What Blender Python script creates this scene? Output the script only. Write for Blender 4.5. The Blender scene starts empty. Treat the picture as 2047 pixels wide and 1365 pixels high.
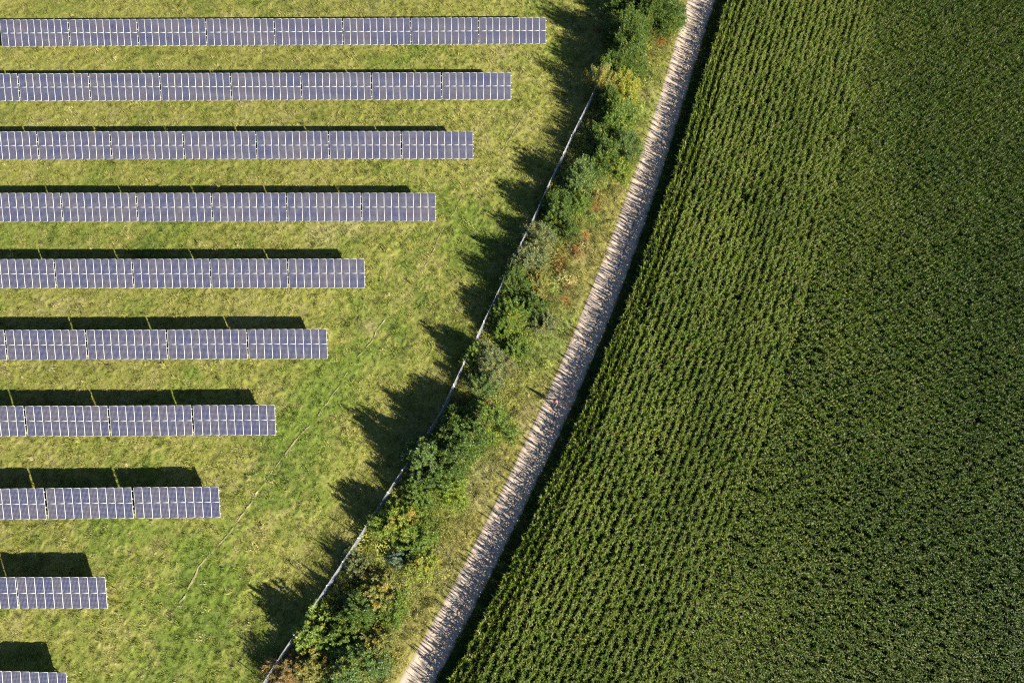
import bpy, math, random
import numpy as np
from mathutils import Matrix, Vector
rng = np.random.default_rng(7)
random.seed(7)
S = bpy.context.scene
COL = S.collection

# ------------------------------------------------------------------ camera
W, H = 2047.0, 1365.0
FPX = 1364.98
CAMZ = 70.459
R = np.array([[0.99993412, 0.00518092, -0.01024289],
              [-0.00811372, 0.95022884, -0.31144712],
              [0.00811951, 0.31150971, 0.95020828]])
def at(px, py, z=0.0):
    """photo pixel -> the world point at height z seen there"""
    d = R @ np.array([(px - W/2)/FPX, -(py - H/2)/FPX, -1.0])
    t = (z - CAMZ)/d[2]
    return (float(d[0]*t), float(d[1]*t))
def to_px(x, y, z=0.0):
    x = np.asarray(x, float); y = np.asarray(y, float); z = np.zeros_like(x) + z
    P = np.stack([x, y, z - CAMZ], -1) @ R
    return W/2 + FPX*P[..., 0]/-P[..., 2], H/2 - FPX*P[..., 1]/-P[..., 2]
cd = bpy.data.cameras.new('camera'); cam = bpy.data.objects.new('camera', cd); COL.objects.link(cam)
cd.sensor_width = 36; cd.lens = 36*FPX/W; cd.clip_start = 0.5; cd.clip_end = 5000
M = Matrix([list(R[0]) + [0], list(R[1]) + [0], list(R[2]) + [CAMZ], [0, 0, 0, 1]])
cam.matrix_world = M
S.camera = cam

# ------------------------------------------------------------------ light
SX, SY = 1.6451, -1.0536
EL = math.atan(1/math.hypot(SX, SY))
wd = bpy.data.worlds.new('World'); S.world = wd; wd.use_nodes = True
nt = wd.node_tree; bg = nt.nodes['Background']
sky = nt.nodes.new('ShaderNodeTexSky'); sky.sky_type = 'NISHITA'; sky.sun_disc = False
sky.sun_elevation = EL; sky.sun_rotation = math.atan2(SX, SY)
sky.air_density = 0.55; sky.dust_density = 0.25; sky.ozone_density = 2.5
nt.links.new(sky.outputs[0], bg.inputs[0]); bg.inputs[1].default_value = 0.05
sl = bpy.data.lights.new('sun', 'SUN'); so = bpy.data.objects.new('sun', sl); COL.objects.link(so)
sl.energy = 5.0; sl.angle = math.radians(0.5); sl.color = (1.0, 0.915, 0.78)
so.rotation_euler = Vector((SX, SY, 1)).to_track_quat('Z', 'Y').to_euler()
so.location = (60, -40, 60)
S.view_settings.view_transform = 'Standard'; S.view_settings.look = 'None'
S.view_settings.gamma = 1.0; S.view_settings.exposure = 1.4
S.render.film_transparent = False
S.cycles.max_bounces = 4; S.cycles.filter_width = 1.2; S.cycles.use_denoising = False; S.cycles.transparent_max_bounces = 4

# ------------------------------------------------------------------ helpers
def mesh(name, V, F, mats=(), smooth=False, mi=None, attrs=None):
    me = bpy.data.meshes.new(name)
    V = np.asarray(V, np.float32)
    me.vertices.add(len(V)); me.vertices.foreach_set('co', V.ravel())
    if len(F):
        if isinstance(F, np.ndarray):
            n, k = F.shape
            me.loops.add(n*k); me.loops.foreach_set('vertex_index', F.astype(np.int32).ravel())
            me.polygons.add(n); me.polygons.foreach_set('loop_start', np.arange(0, n*k, k, dtype=np.int32))
        else:
            fl = [i for f in F for i in f]; ks = [len(f) for f in F]
            me.loops.add(len(fl)); me.loops.foreach_set('vertex_index', fl)
            me.polygons.add(len(F)); me.polygons.foreach_set('loop_start', np.concatenate([[0], np.cumsum(ks)[:-1]]).astype(np.int32))
    for m in mats: me.materials.append(m)
    if mi is not None: me.polygons.foreach_set('material_index', np.asarray(mi, np.int32))
    if attrs:
        for an, (ty, dom, data) in attrs.items():
            a = me.attributes.new(an, ty, dom)
            a.data.foreach_set({'FLOAT': 'value', 'INT': 'value', 'FLOAT_VECTOR': 'vector', 'FLOAT_COLOR': 'color'}[ty], np.asarray(data).ravel())
    me.update(calc_edges=True)
    if smooth: me.shade_smooth()
    me.validate()
    return me
def obj(name, me, parent=None, loc=None):
    o = bpy.data.objects.new(name, me); COL.objects.link(o)
    if parent: o.parent = parent
    if loc is not None: o.location = loc
    return o
def tag(o, label=None, cat=None, group=None, kind=None):
    if label: o['label'] = label
    if cat: o['category'] = cat
    if group: o['group'] = group
    if kind: o['kind'] = kind
    return o
def empty(name, loc, rz=0.0):
    o = bpy.data.objects.new(name, None); COL.objects.link(o); o.location = loc; o.rotation_euler = (0, 0, rz)
    o.empty_display_size = 0.3
    return o
class MB:
    def __init__(s): s.V = []; s.F = []; s.M = []; s.n = 0
    def add(s, V, F, m=0):
        s.V.append(np.asarray(V, float)); s.F += [tuple(i + s.n for i in f) for f in F]; s.M += [m]*len(F); s.n += len(V)
    def box(s, x0, x1, y0, y1, z0, z1, m=0):
        s.add([(x0,y0,z0),(x1,y0,z0),(x1,y1,z0),(x0,y1,z0),(x0,y0,z1),(x1,y0,z1),(x1,y1,z1),(x0,y1,z1)],
              [(0,3,2,1),(4,5,6,7),(0,1,5,4),(1,2,6,5),(2,3,7,6),(3,0,4,7)], m)
    def tube(s, pts, rad, k=6, m=0, cap=True):
        pts = [np.asarray(p, float) for p in pts]; V = []
        for i, p in enumerate(pts):
            t = pts[min(i+1, len(pts)-1)] - pts[max(i-1, 0)]; t = t/(np.linalg.norm(t) + 1e-9)
            a = np.cross(t, [0.31, 0.2, 0.93] if abs(t[2]) < 0.9 else [1, 0, 0]); a /= np.linalg.norm(a); b = np.cross(t, a)
            r = rad[i] if hasattr(rad, '__len__') else rad
            for j in range(k):
                w = 2*math.pi*j/k; V.append(p + r*(math.cos(w)*a + math.sin(w)*b))
        F = [(i*k+j, i*k+(j+1) % k, (i+1)*k+(j+1) % k, (i+1)*k+j) for i in range(len(pts)-1) for j in range(k)]
        if cap: F += [tuple(range(k))[::-1], tuple(range((len(pts)-1)*k, len(pts)*k))]
        s.add(V, F, m)
    def mesh(s, name, mats, smooth=False): return mesh(name, np.concatenate(s.V), s.F, mats, smooth, s.M)

# value noise on numpy arrays
_lat = np.random.default_rng(3).random((8, 256, 256))
def vn(x, y, sc, seed=0):
    L = _lat[seed % 8]; x = x/sc + 17.3*seed; y = y/sc + 9.1*seed
    xi = np.floor(x).astype(int); yi = np.floor(y).astype(int); fx = x - xi; fy = y - yi
    fx = fx*fx*(3-2*fx); fy = fy*fy*(3-2*fy); g = lambda a, b: L[a & 255, b & 255]
    return (g(xi, yi)*(1-fx) + g(xi+1, yi)*fx)*(1-fy) + (g(xi, yi+1)*(1-fx) + g(xi+1, yi+1)*fx)*fy
def fbm(x, y, sc, seed=0, o=4, g=0.55):
    s = 0; a = 1; t = 0
    for i in range(o):
        s = s + a*vn(x, y, sc/2**i, seed+i); t += a; a *= g
    return s/t
def sst(a, b, x):
    t = np.clip((x-a)/(b-a), 0, 1); return t*t*(3-2*t)

# ------------------------------------------------------------------ material helpers
def mat(name):
    m = bpy.data.materials.new(name); m.use_nodes = True
    return m, m.node_tree, m.node_tree.nodes['Principled BSDF']
def N(nt, t, **kw):
    n = nt.nodes.new(t)
    for k, v in kw.items():
        if k.startswith('_'): setattr(n, k[1:], v)
    return n
def mathn(nt, op, a, b=None, c=None):
    n = nt.nodes.new('ShaderNodeMath'); n.operation = op
    for i, v in enumerate((a, b, c)):
        if v is None: continue
        if isinstance(v, (int, float)): n.inputs[i].default_value = v
        else: nt.links.new(v, n.inputs[i])
    return n.outputs[0]
def mixc(nt, f, a, b, mode='MIX'):
    n = nt.nodes.new('ShaderNodeMix'); n.data_type = 'RGBA'; n.blend_type = mode
    for i, v in ((0, f), (6, a), (7, b)):
        if isinstance(v, (int, float)): n.inputs[i].default_value = v
        elif isinstance(v, tuple): n.inputs[i].default_value = (*v, 1) if len(v) == 3 else v
        else: nt.links.new(v, n.inputs[i])
    return n.outputs[2]
def noise(nt, scale, detail=4, rough=0.6, vec=None):
    n = nt.nodes.new('ShaderNodeTexNoise'); n.inputs['Scale'].default_value = scale
    n.inputs['Detail'].default_value = detail; n.inputs['Roughness'].default_value = rough
    if vec is not None: nt.links.new(vec, n.inputs['Vector'])
    return n.outputs['Fac']
def ramp(nt, f, lo, hi, a=0.0, b=1.0):
    n = nt.nodes.new('ShaderNodeMapRange'); nt.links.new(f, n.inputs[0])
    n.inputs[1].default_value = lo; n.inputs[2].default_value = hi; n.inputs[3].default_value = a; n.inputs[4].default_value = b
    return n.outputs[0]
def simple(name, c, rough=0.6, metal=0.0, nscale=8.0, var=0.15):
    m, nt, p = mat(name)
    tc = nt.nodes.new('ShaderNodeTexCoord').outputs['Object']
    f = ramp(nt, noise(nt, nscale, 5, 0.65, tc), 0.3, 0.7, 1-var, 1+var)
    mul = nt.nodes.new('ShaderNodeVectorMath'); mul.operation = 'SCALE'
    mul.inputs[0].default_value = c; nt.links.new(f, mul.inputs[3]); nt.links.new(mul.outputs[0], p.inputs['Base Color'])
    p.inputs['Roughness'].default_value = rough; p.inputs['Metallic'].default_value = metal
    return m
def leafy(name, kind, base=(0.1, 0.16, 0.03), rough=0.45, trans=0.25, spec=0.4):
    """kind: 'inst' colour carried by each scattered plant, 'obj' colour of the object, 'corn' own tones"""
    m, nt, p = mat(name)
    geo = nt.nodes.new('ShaderNodeNewGeometry')
    if kind == 'inst':
        a = nt.nodes.new('ShaderNodeAttribute'); a.attribute_type = 'INSTANCER'; a.attribute_name = 'col'; c = a.outputs['Color']
    elif kind == 'obj':
        oi = nt.nodes.new('ShaderNodeObjectInfo'); c = oi.outputs['Color']
        a = nt.nodes.new('ShaderNodeAttribute'); a.attribute_name = 'lv'
        k = nt.nodes.new('ShaderNodeVectorMath'); k.operation = 'MULTIPLY'
        nt.links.new(c, k.inputs[0]); nt.links.new(a.outputs['Vector'], k.inputs[1]); c = k.outputs[0]
    else:
        oi = nt.nodes.new('ShaderNodeObjectInfo')
        f1 = noise(nt, 0.13, 4, 0.6, oi.outputs['Location'])
        c = mixc(nt, ramp(nt, f1, 0.35, 0.68), (0.070, 0.132, 0.014), (0.145, 0.210, 0.026))
        im = nt.nodes.new('ShaderNodeAttribute'); im.attribute_type = 'INSTANCER'; im.attribute_name = 'col'
        c = mixc(nt, ramp(nt, oi.outputs['Random'], 0.55, 1.0, 0, 0.55), c, (0.165, 0.165, 0.03))
        c = mixc(nt, im.outputs['Color'], c, (0.034, 0.074, 0.007))  # main field darkened in colour, standing in for its plants' shaded sides
        a = nt.nodes.new('ShaderNodeAttribute'); a.attribute_name = 'lv'
        dm = nt.nodes.new('ShaderNodeSeparateColor'); nt.links.new(im.outputs['Color'], dm.inputs[0])
        c = mixc(nt, mathn(nt, 'MULTIPLY', a.outputs['Fac'], mathn(nt, 'SUBTRACT', 1.0, mathn(nt, 'MULTIPLY', dm.outputs[0], 0.65))), c, (0.40, 0.35, 0.16))
    nt.links.new(c, p.inputs['Base Color'])
    p.inputs['Roughness'].default_value = rough; p.inputs['Specular IOR Level'].default_value = spec
    tr = nt.nodes.new('ShaderNodeBsdfTranslucent')
    br = mixc(nt, 1.0, c, (1.3, 1.5, 0.6), 'MULTIPLY'); nt.links.new(br, tr.inputs[0])
    mx = nt.nodes.new('ShaderNodeMixShader'); mx.inputs[0].default_value = trans
    nt.links.new(p.outputs[0], mx.inputs[1]); nt.links.new(tr.outputs[0], mx.inputs[2])
    nt.links.new(mx.outputs[0], nt.nodes['Material Output'].inputs[0])
    return m

M_grass = leafy('grass_blades', 'inst', rough=0.6, trans=0.2, spec=0.25)
M_weed = leafy('weed_leaves', 'inst', rough=0.5, trans=0.22, spec=0.3)
M_crown = leafy('shrub_leaves', 'obj', rough=0.45, trans=0.18, spec=0.28)
M_corn = leafy('maize_leaves', 'corn', rough=0.34, trans=0.11, spec=0.16)
M_bark = simple('bark', (0.11, 0.09, 0.065), 0.85)
M_galv = simple('galvanised_steel', (0.40, 0.42, 0.46), 0.5, 0.1, 20, 0.08)
M_post = simple('post_steel', (0.80, 0.81, 0.82), 0.5, 0.2, 20, 0.08)
M_alu = simple('aluminium', (0.60, 0.61, 0.62), 0.45, 0.1, 30, 0.05)
M_back = simple('module_back', (0.55, 0.55, 0.55), 0.7)

# ground sheet colour from a per-vertex map of grass kinds, broken up finely
def turf(name, bumpd=0.05):
    m, nt, p = mat(name)
    a = nt.nodes.new('ShaderNodeAttribute'); a.attribute_name = 'col'
    geo = nt.nodes.new('ShaderNodeNewGeometry')
    n1 = noise(nt, 5.0, 6, 0.7, geo.outputs['Position'])
    c = mixc(nt, ramp(nt, n1, 0.35, 0.7, 0, 0.55), a.outputs['Color'], (0.08, 0.10, 0.026))
    n2 = noise(nt, 2.3, 5, 0.75, geo.outputs['Position'])
    c = mixc(nt, ramp(nt, n2, 0.58, 0.78, 0, 0.5), c, (0.33, 0.28, 0.12))
    nt.links.new(c, p.inputs['Base Color']); p.inputs['Roughness'].default_value = 0.85
    p.inputs['Specular IOR Level'].default_value = 0.15
    b = nt.nodes.new('ShaderNodeBump'); b.inputs['Distance'].default_value = bumpd; b.inputs['Strength'].default_value = 0.9
    nt.links.new(noise(nt, 6.5, 7, 0.75, geo.outputs['Position']), b.inputs['Height']); nt.links.new(b.outputs[0], p.inputs['Normal'])
    return m
M_turf = turf('meadow_turf')

# ------------------------------------------------------------------ plan lines of the place
def poly(pts, z=0.0):
    w = np.array([at(px, py, z) for px, py in pts]); w = w[np.argsort(w[:, 1])]
    c = np.polyfit(w[:, 1], w[:, 0], 4)
    y0, y1 = w[0, 1], w[-1, 1]
    d = np.polyder(c)
    def f(y):
        y = np.asarray(y, float); yc = np.clip(y, y0, y1)
        return np.polyval(c, yc) + (y-yc)*np.polyval(d, yc)
    return f
road_l = poly([(1377,0),(1347,100),(1314,200),(1270,341),(1246,440),(1199,540),(1177,590),(1137,681),(1096,780),(1057,880),(985,1021),(934.7,1121),(879,1222),(819.7,1323),(795.7,1365)])
road_r = poly([(1428,0),(1417,39),(1406,78),(1389,137),(1367,195),(1350,254),(1322,340),(1293,440),(1256,540),(1218,640),(1197,681),(1154,780),(1110,880),(1065,980),(1048,1021),(1001,1103),(972,1161),(941,1222),(904,1298),(879,1346),(870,1365)])
corn_e = poly([(1452,0),(1425,98),(1393,195),(1372,254),(1337,365),(1316,440),(1277,540),(1245,640),(1222,685),(1187,755),(1132,892),(1103,954),(1084,992),(1066,1023),(1008,1159),(965,1235),(935,1288),(902,1351)], 2.1)
fence_pts = [(1276,-10),(1250,46),(1221,110),(1183,190),(1153,250),(1139.6,276),(1123.6,311.5),(1106,346),(1089.6,383),(1072.5,421),(1055,457.5),(1036,495),(1017.5,534),(998.7,575),(979.5,614.5),(960,656),(948.7,680),(918.7,740),(900,781),(877.5,827.5),(848.5,873),(798,946),(776,980),(740,1035),(701,1097),(668,1145.6),(636.5,1195),(608.7,1235),(568,1298),(550.5,1323),(520,1372)]
fence_w = np.array([at(x, y, 2.12) for x, y in fence_pts])[::-1]
def fence_x(y): return np.interp(y, fence_w[:, 1], fence_w[:, 0])
Y0, Y1 = at(1023, 1365)[1] - 9, at(1023, 0)[1] + 10
XL = at(0, 0)[0] - 4

# ------------------------------------------------------------------ grass colours over the meadow (kinds of grass, dry and green)
G_ = np.array([0.160, 0.225, 0.034]); O_ = np.array([0.285, 0.288, 0.066]); T_ = np.array([0.42, 0.37, 0.18])
D_ = np.array([0.055, 0.10, 0.022]); RU = np.array([0.30, 0.115, 0.035]); LM = np.array([0.235, 0.30, 0.07])
rust = [(1195,60,12),(1240,95,6),(1330,50,14),(1320,85,12),(1180,395,16),(1165,345,10),(1140,470,12),(1170,472,10),(1150,500,14),(1115,535,10),(1135,570,10),(1085,555,6),(1090,600,10),(1130,600,9),(1075,610,8),(1190,415,10),(1120,520,10),(940,785,8),(1210,280,7)]
lime = [(1230,330,24),(1110,690,22),(1075,720,24),(1000,820,16),(1140,640,14),(1180,440,20),(1310,25,22),(1290,150,22),(1280,220,20),(900,985,26),(1200,360,20),(1120,660,16),(850,1120,16)]
dry = [(1260,170,18),(1290,190,16),(965,945,26),(940,975,20),(1045,860,22),(1060,820,16),(1155,500,24),(1130,560,20),(960,1000,18),(820,1150,12),(880,1120,20),(650,465,30),(700,450,26),(560,440,20),(1000,105,20),(420,700,16),(470,640,14),(740,650,14)]
def blob(x, y, L):
    w = np.zeros_like(x)
    for px, py, r in L:
        cx, cy = at(px, py); rr = r/18.0
        w = np.maximum(w, np.exp(-((x-cx)**2 + (y-cy)**2)/(rr*rr)*0.9))
    return w
def gcol(x, y, rg=None):
    f = fbm(x, y, 9.0, 1, 5, 0.62); g = fbm(x, y, 2.2, 4, 4, 0.7); h = fbm(x, y, 0.9, 2, 3, 0.7)
    # greener belt along the worn track, drier between the panel rows and beside the fence
    dpath = x - path_x(y); belt = np.exp(-(dpath/5.0)**2)
    t = sst(0.34, 0.60, 0.0012*(y-20) + 0.5*f + 0.28*g + 0.22*h - 0.05*belt + 0.02)  # slope along y yellows the far grass, imitating its brighter sunlit look
    c = G_*(1-t)[..., None] + O_*t[..., None]
    u = sst(0.50, 0.74, 0.3*g + 0.45*h + 0.25*f); c = c*(1-0.45*u[..., None]) + T_*0.45*u[..., None]
    dk = sst(0.60, 0.78, 0.5*vn(x, y, 1.3, 6) + 0.5*vn(x, y, 4.1, 3)); c = c*(1-0.25*dk[..., None]) + D_*0.25*dk[..., None]
    st_ = fbm(dpath*1.0, y*0.06, 0.8, 3, 3)*sst(-30, 4, dpath); c = c*(1 + 0.30*(st_-0.45))[..., None]      # mowing passes follow the fence
    for ww in (3.4, 4.9): c = c*(1-0.16*np.exp(-((dpath-ww)/0.22)**2)*sst(.3, .6, vn(x, y, 6, 3)))[..., None]
    s = sst(-0.5, 1.0, x - fence_x(y))          # rank strip between fence and track
    cs = LM*(1-t)[..., None]*0.9 + O_*t[..., None]; cs = cs*(1-0.4*sst(.5, .7, h)[..., None]) + D_*1.5*0.4*sst(.5, .7, h)[..., None]
    c = c*(1-s[..., None]) + cs*s[..., None]
    ud = sst(0.45, 0.95, (x-fence_x(y))/np.maximum(road_l(y)-fence_x(y), 1))*s*(0.35+0.65*sst(.35, .6, f)); c = c*(1-0.55*ud[..., None]) + np.array([0.33, 0.27, 0.10])*0.55*ud[..., None]
    for L, q, a in ((lime, LM*1.1, 0.7), (dry, T_*0.95, 0.65), (rust, RU, 0.85)):
        w = (blob(x, y, L)*a*sst(0.25, 0.6, h + 0.15))[..., None]; c = c*(1-w) + q*w
    return np.clip(c, 0, 1)
path_px = [(342,1232),(362,1200),(400,1130),(425,1103),(447,1078),(470,1050),(492,1022),(510,992),(532,962),(556,930),(578,900),(605,868),(640,830),(678,775),(700,735),(722,705),(742,683),(757,656),(780,625),(812,590),(840,553),(866,500),(884,462),(900,437),(932,385),(960,350),(985,322),(1010,290),(1032,257),(1052,225)]
path_w = np.array([at(*p) for p in path_px])
def path_x(y): return np.interp(y, path_w[:, 1], path_w[:, 0])
def hgt(x, y):
    return 0.05*(fbm(x, y, 1.3, 5, 3, 0.6)-0.5) + 0.09*(sst(0.45, 0.85, fbm(x, y, 0.45, 2, 2, 0.7))-0.2) + 0.25*(fbm(x, y, 14, 0, 2)-0.5)

def strip_mesh(name, fl, fr, du, dv, edge_l, edge_r, colf, m):
    vs = np.arange(Y0, Y1, dv); wmax = (fr(vs)-fl(vs)).max(); nu = int(wmax/du) + 2
    u = np.linspace(0, 1, nu); X = fl(vs)[:, None]*(1-u) + fr(vs)[:, None]*u; Yg = np.repeat(vs[:, None], nu, 1)
    X = X + np.where((u > 0) & (u < 1), rng.normal(0, du*0.18, X.shape), 0)
    Z = 0.03 + hgt(X, Yg)
    k = np.ones_like(X)
    if edge_l: k *= sst(0, 0.6, X - fl(vs)[:, None] + 0.05)
    if edge_r: k *= sst(0, 0.6, fr(vs)[:, None] - X + 0.05)
    Z = Z*k + 0.0*(1-k)
    nv = len(vs); idx = np.arange(nv*nu).reshape(nv, nu)
    F = np.stack([idx[:-1, :-1], idx[:-1, 1:], idx[1:, 1:], idx[1:, :-1]], -1).reshape(-1, 4)
    C = colf(X, Yg); C = np.concatenate([C, np.ones(C.shape[:2] + (1,))], -1)
    V = np.stack([X, Yg, Z], -1).reshape(-1, 3)
    me = mesh(name, V, F, [m], True, attrs={'col': ('FLOAT_COLOR', 'POINT', C.reshape(-1, 4).astype(np.float32))})
    return tag(obj(name, me), kind='structure')
strip_mesh('meadow', lambda y: np.full_like(np.asarray(y, float), XL), lambda y: road_l(y) + 0.05 + 0.12*(fbm(np.asarray(y, float), np.zeros_like(y), 0.7, 3, 3)-0.5), 0.16, 0.16, False, True, gcol, M_turf)
def vcol(x, y):
    t = sst(.4, .65, fbm(x, y, 1.5, 2, 4))[..., None]; return np.array([0.075, 0.13, 0.028])*(1-t) + np.array([0.13, 0.155, 0.04])*t
strip_mesh('verge', lambda y: road_r(y) - 0.05 + 0.15*(fbm(np.asarray(y, float), np.ones_like(y), 0.7, 4, 3)-0.5), lambda y: corn_e(y) + 1.5, 0.16, 0.16, True, False, vcol, M_turf)

# wide ground to the horizon
m, nt_, p_ = mat('field_soil')
geo = nt_.nodes.new('ShaderNodeNewGeometry')
c = mixc(nt_, ramp(nt_, noise(nt_, 0.02, 5, 0.6, geo.outputs['Position']), 0.4, 0.6), (0.10, 0.085, 0.05), (0.09, 0.12, 0.035))
c = mixc(nt_, ramp(nt_, noise(nt_, 3, 6, 0.7, geo.outputs['Position']), 0.3, 0.7, 0, 0.5), c, (0.06, 0.055, 0.03))
nt_.links.new(c, p_.inputs['Base Color']); p_.inputs['Roughness'].default_value = 0.95
tag(obj('ground', mesh('ground', [(-2000,-2000,-0.17),(2000,-2000,-0.17),(2000,2000,-0.17),(-2000,2000,-0.17)], [(0,1,2,3)], [m])), kind='structure')

# ------------------------------------------------------------------ gravel track
m, nt_, p_ = mat('pale_gravel')
at_ = nt_.nodes.new('ShaderNodeAttribute'); at_.attribute_name = 'lane'
geo = nt_.nodes.new('ShaderNodeNewGeometry'); P_ = geo.outputs['Position']
n1 = noise(nt_, 1.2, 7, 0.75, P_); n2 = noise(nt_, 14, 5, 0.8, P_)
c = mixc(nt_, ramp(nt_, n1, 0.35, 0.68), (0.56, 0.45, 0.345), (0.44, 0.35, 0.27))
c = mixc(nt_, ramp(nt_, n2, 0.35, 0.75, 0, 0.55), c, (0.68, 0.58, 0.475))
mid = mathn(nt_, 'MULTIPLY', ramp(nt_, mathn(nt_, 'ABSOLUTE', mathn(nt_, 'SUBTRACT', at_.outputs['Fac'], 0.60)), 0.02, 0.06, 1, 0), ramp(nt_, noise(nt_, 1.9, 4, 0.7, P_), 0.44, 0.56))
c = mixc(nt_, mathn(nt_, 'MULTIPLY', mid, 0.6), c, (0.10, 0.095, 0.055))
ruts = mathn(nt_, 'MAXIMUM', ramp(nt_, mathn(nt_, 'ABSOLUTE', mathn(nt_, 'SUBTRACT', at_.outputs['Fac'], 0.33)), 0.02, 0.13, 1, 0), ramp(nt_, mathn(nt_, 'ABSOLUTE', mathn(nt_, 'SUBTRACT', at_.outputs['Fac'], 0.84)), 0.02, 0.10, 1, 0))
c = mixc(nt_, mathn(nt_, 'MULTIPLY', ruts, 0.45), c, (0.60, 0.49, 0.38))
edge = ramp(nt_, mathn(nt_, 'ABSOLUTE', mathn(nt_, 'SUBTRACT', at_.outputs['Fac'], 0.5)), 0.44, 0.5, 0, 0.5)
c = mixc(nt_, mathn(nt_, 'MULTIPLY', edge, ramp(nt_, n2, 0.4, 0.6)), c, (0.26, 0.22, 0.13))
nt_.links.new(c, p_.inputs['Base Color']); p_.inputs['Roughness'].default_value = 0.9
b = nt_.nodes.new('ShaderNodeBump'); b.inputs['Distance'].default_value = 0.02; b.inputs['Strength'].default_value = 0.7
nt_.links.new(n2, b.inputs['Height']); nt_.links.new(b.outputs[0], p_.inputs['Normal'])
vs = np.arange(Y0, Y1, 0.25); nu = 29; u = np.linspace(0, 1, nu)
X = (road_l(vs)-0.1)[:, None]*(1-u) + (road_r(vs)+0.1)[:, None]*u; Yg = np.repeat(vs[:, None], nu, 1)
Z = 0.03 - 0.035*(np.exp(-((u-0.3)/0.1)**2) + np.exp(-((u-0.8)/0.1)**2)) + 0.04*(fbm(X, Yg, 1.0, 3, 3)-0.5)
Z = Z*np.minimum(1, np.minimum(u, 1-u)*12)[None, :] + 0.0
idx = np.arange(X.size).reshape(X.shape)
F = np.stack([idx[:-1, :-1], idx[:-1, 1:], idx[1:, 1:], idx[1:, :-1]], -1).reshape(-1, 4)
tag(obj('road', mesh('road', np.stack([X, Yg, Z+0.004], -1).reshape(-1, 3), F, [m], True, attrs={'lane': ('FLOAT', 'POINT', np.repeat(u[None], len(vs), 0).astype(np.float32))})), kind='structure')

# narrow worn track in the meadow, broken into stretches
M_dirt = simple('trodden_earth', (0.34, 0.31, 0.16), 0.95, 0, 6, 0.35)
V = []; F = []
ptsd = []
for (a, b_) in ((0, 14), (14, 18), (20, 24), (26, 29)):
    seg = path_w[a:b_+1]
    L = np.concatenate([[0], np.cumsum(np.hypot(*np.diff(seg, axis=0).T))]); s_ = np.arange(0, L[-1], 0.18)
    px_, py_ = np.interp(s_, L, seg[:, 0]), np.interp(s_, L, seg[:, 1])
    px_ = px_ + 0.6*(fbm(s_, s_*0, 1.9, 1, 4, 0.65)-0.5); wdt = 0.045*(0.2 + 1.9*vn(s_, s_*0, 0.8, 5)) * (1.3 if a == 0 else 0.7)
    wdt = wdt*np.minimum(1, np.minimum(s_, L[-1]-s_)/0.8)*np.where((a == 0) & (s_ > 24) , 0.45, 1)
    wdt = np.where(vn(s_, s_*0, 0.7, 2) < 0.42, 0.006, wdt)
    tx = np.gradient(px_); ty = np.gradient(py_); ln = np.hypot(tx, ty); nx, ny = -ty/ln, tx/ln
    n0 = len(V)
    for i in range(len(s_)):
        for q in (-1, 1):
            x, y = px_[i]+q*nx[i]*wdt[i], py_[i]+q*ny[i]*wdt[i]; V.append((x, y, 0.10 + float(hgt(np.array(x), np.array(y)))))
    F += [(n0+2*i, n0+2*i+1, n0+2*i+3, n0+2*i+2) for i in range(len(s_)-1)]
tag(obj('path', mesh('path', V, F, [M_dirt])), kind='structure')

# ------------------------------------------------------------------ scattering of uncountable plants (geometry nodes, one object each)
def scatter(name, protos, pts, rot, scl, idx, col, label=None):
    pc = bpy.data.collections.new(name + '_kinds')
    for i, me in enumerate(protos):
        o = bpy.data.objects.new('%s_kind_%02d' % (name, i), me); pc.objects.link(o)
    at_ = {'rot': ('FLOAT_VECTOR', 'POINT', rot.astype(np.float32)), 'scl': ('FLOAT', 'POINT', scl.astype(np.float32)), 'idx': ('INT', 'POINT', idx.astype(np.int32))}
    if col is not None: at_['col'] = ('FLOAT_COLOR', 'POINT', np.concatenate([col, np.ones((len(col), 1))], 1).astype(np.float32))
    o = obj(name, mesh(name, pts, [], attrs=at_))
    g = bpy.data.node_groups.new(name + '_scatter', 'GeometryNodeTree')
    g.interface.new_socket('Geometry', in_out='INPUT', socket_type='NodeSocketGeometry')
    g.interface.new_socket('Geometry', in_out='OUTPUT', socket_type='NodeSocketGeometry')
    gi = g.nodes.new('NodeGroupInput'); go = g.nodes.new('NodeGroupOutput')
    mp = g.nodes.new('GeometryNodeMeshToPoints')
    ip = g.nodes.new('GeometryNodeInstanceOnPoints'); ci = g.nodes.new('GeometryNodeCollectionInfo')
    ci.inputs['Collection'].default_value = pc; ci.inputs['Separate Children'].default_value = True; ci.inputs['Reset Children'].default_value = True
    def na(n, t):
        a = g.nodes.new('GeometryNodeInputNamedAttribute'); a.data_type = t; a.inputs['Name'].default_value = n; return a.outputs['Attribute']
    L = g.links.new
    L(gi.outputs[0], mp.inputs['Mesh']); L(mp.outputs[0], ip.inputs['Points']); L(ci.outputs[0], ip.inputs['Instance'])
    ip.inputs['Pick Instance'].default_value = True
    L(na('idx', 'INT'), ip.inputs['Instance Index'])
    er = g.nodes.new('FunctionNodeEulerToRotation'); L(na('rot', 'FLOAT_VECTOR'), er.inputs[0]); L(er.outputs[0], ip.inputs['Rotation'])
    L(na('scl', 'FLOAT'), ip.inputs['Scale']); L(ip.outputs[0], go.inputs[0])
    md = o.modifiers.new('scatter', 'NODES'); md.node_group = g
    tag(o, label=label, kind='stuff')
    return o

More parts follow.
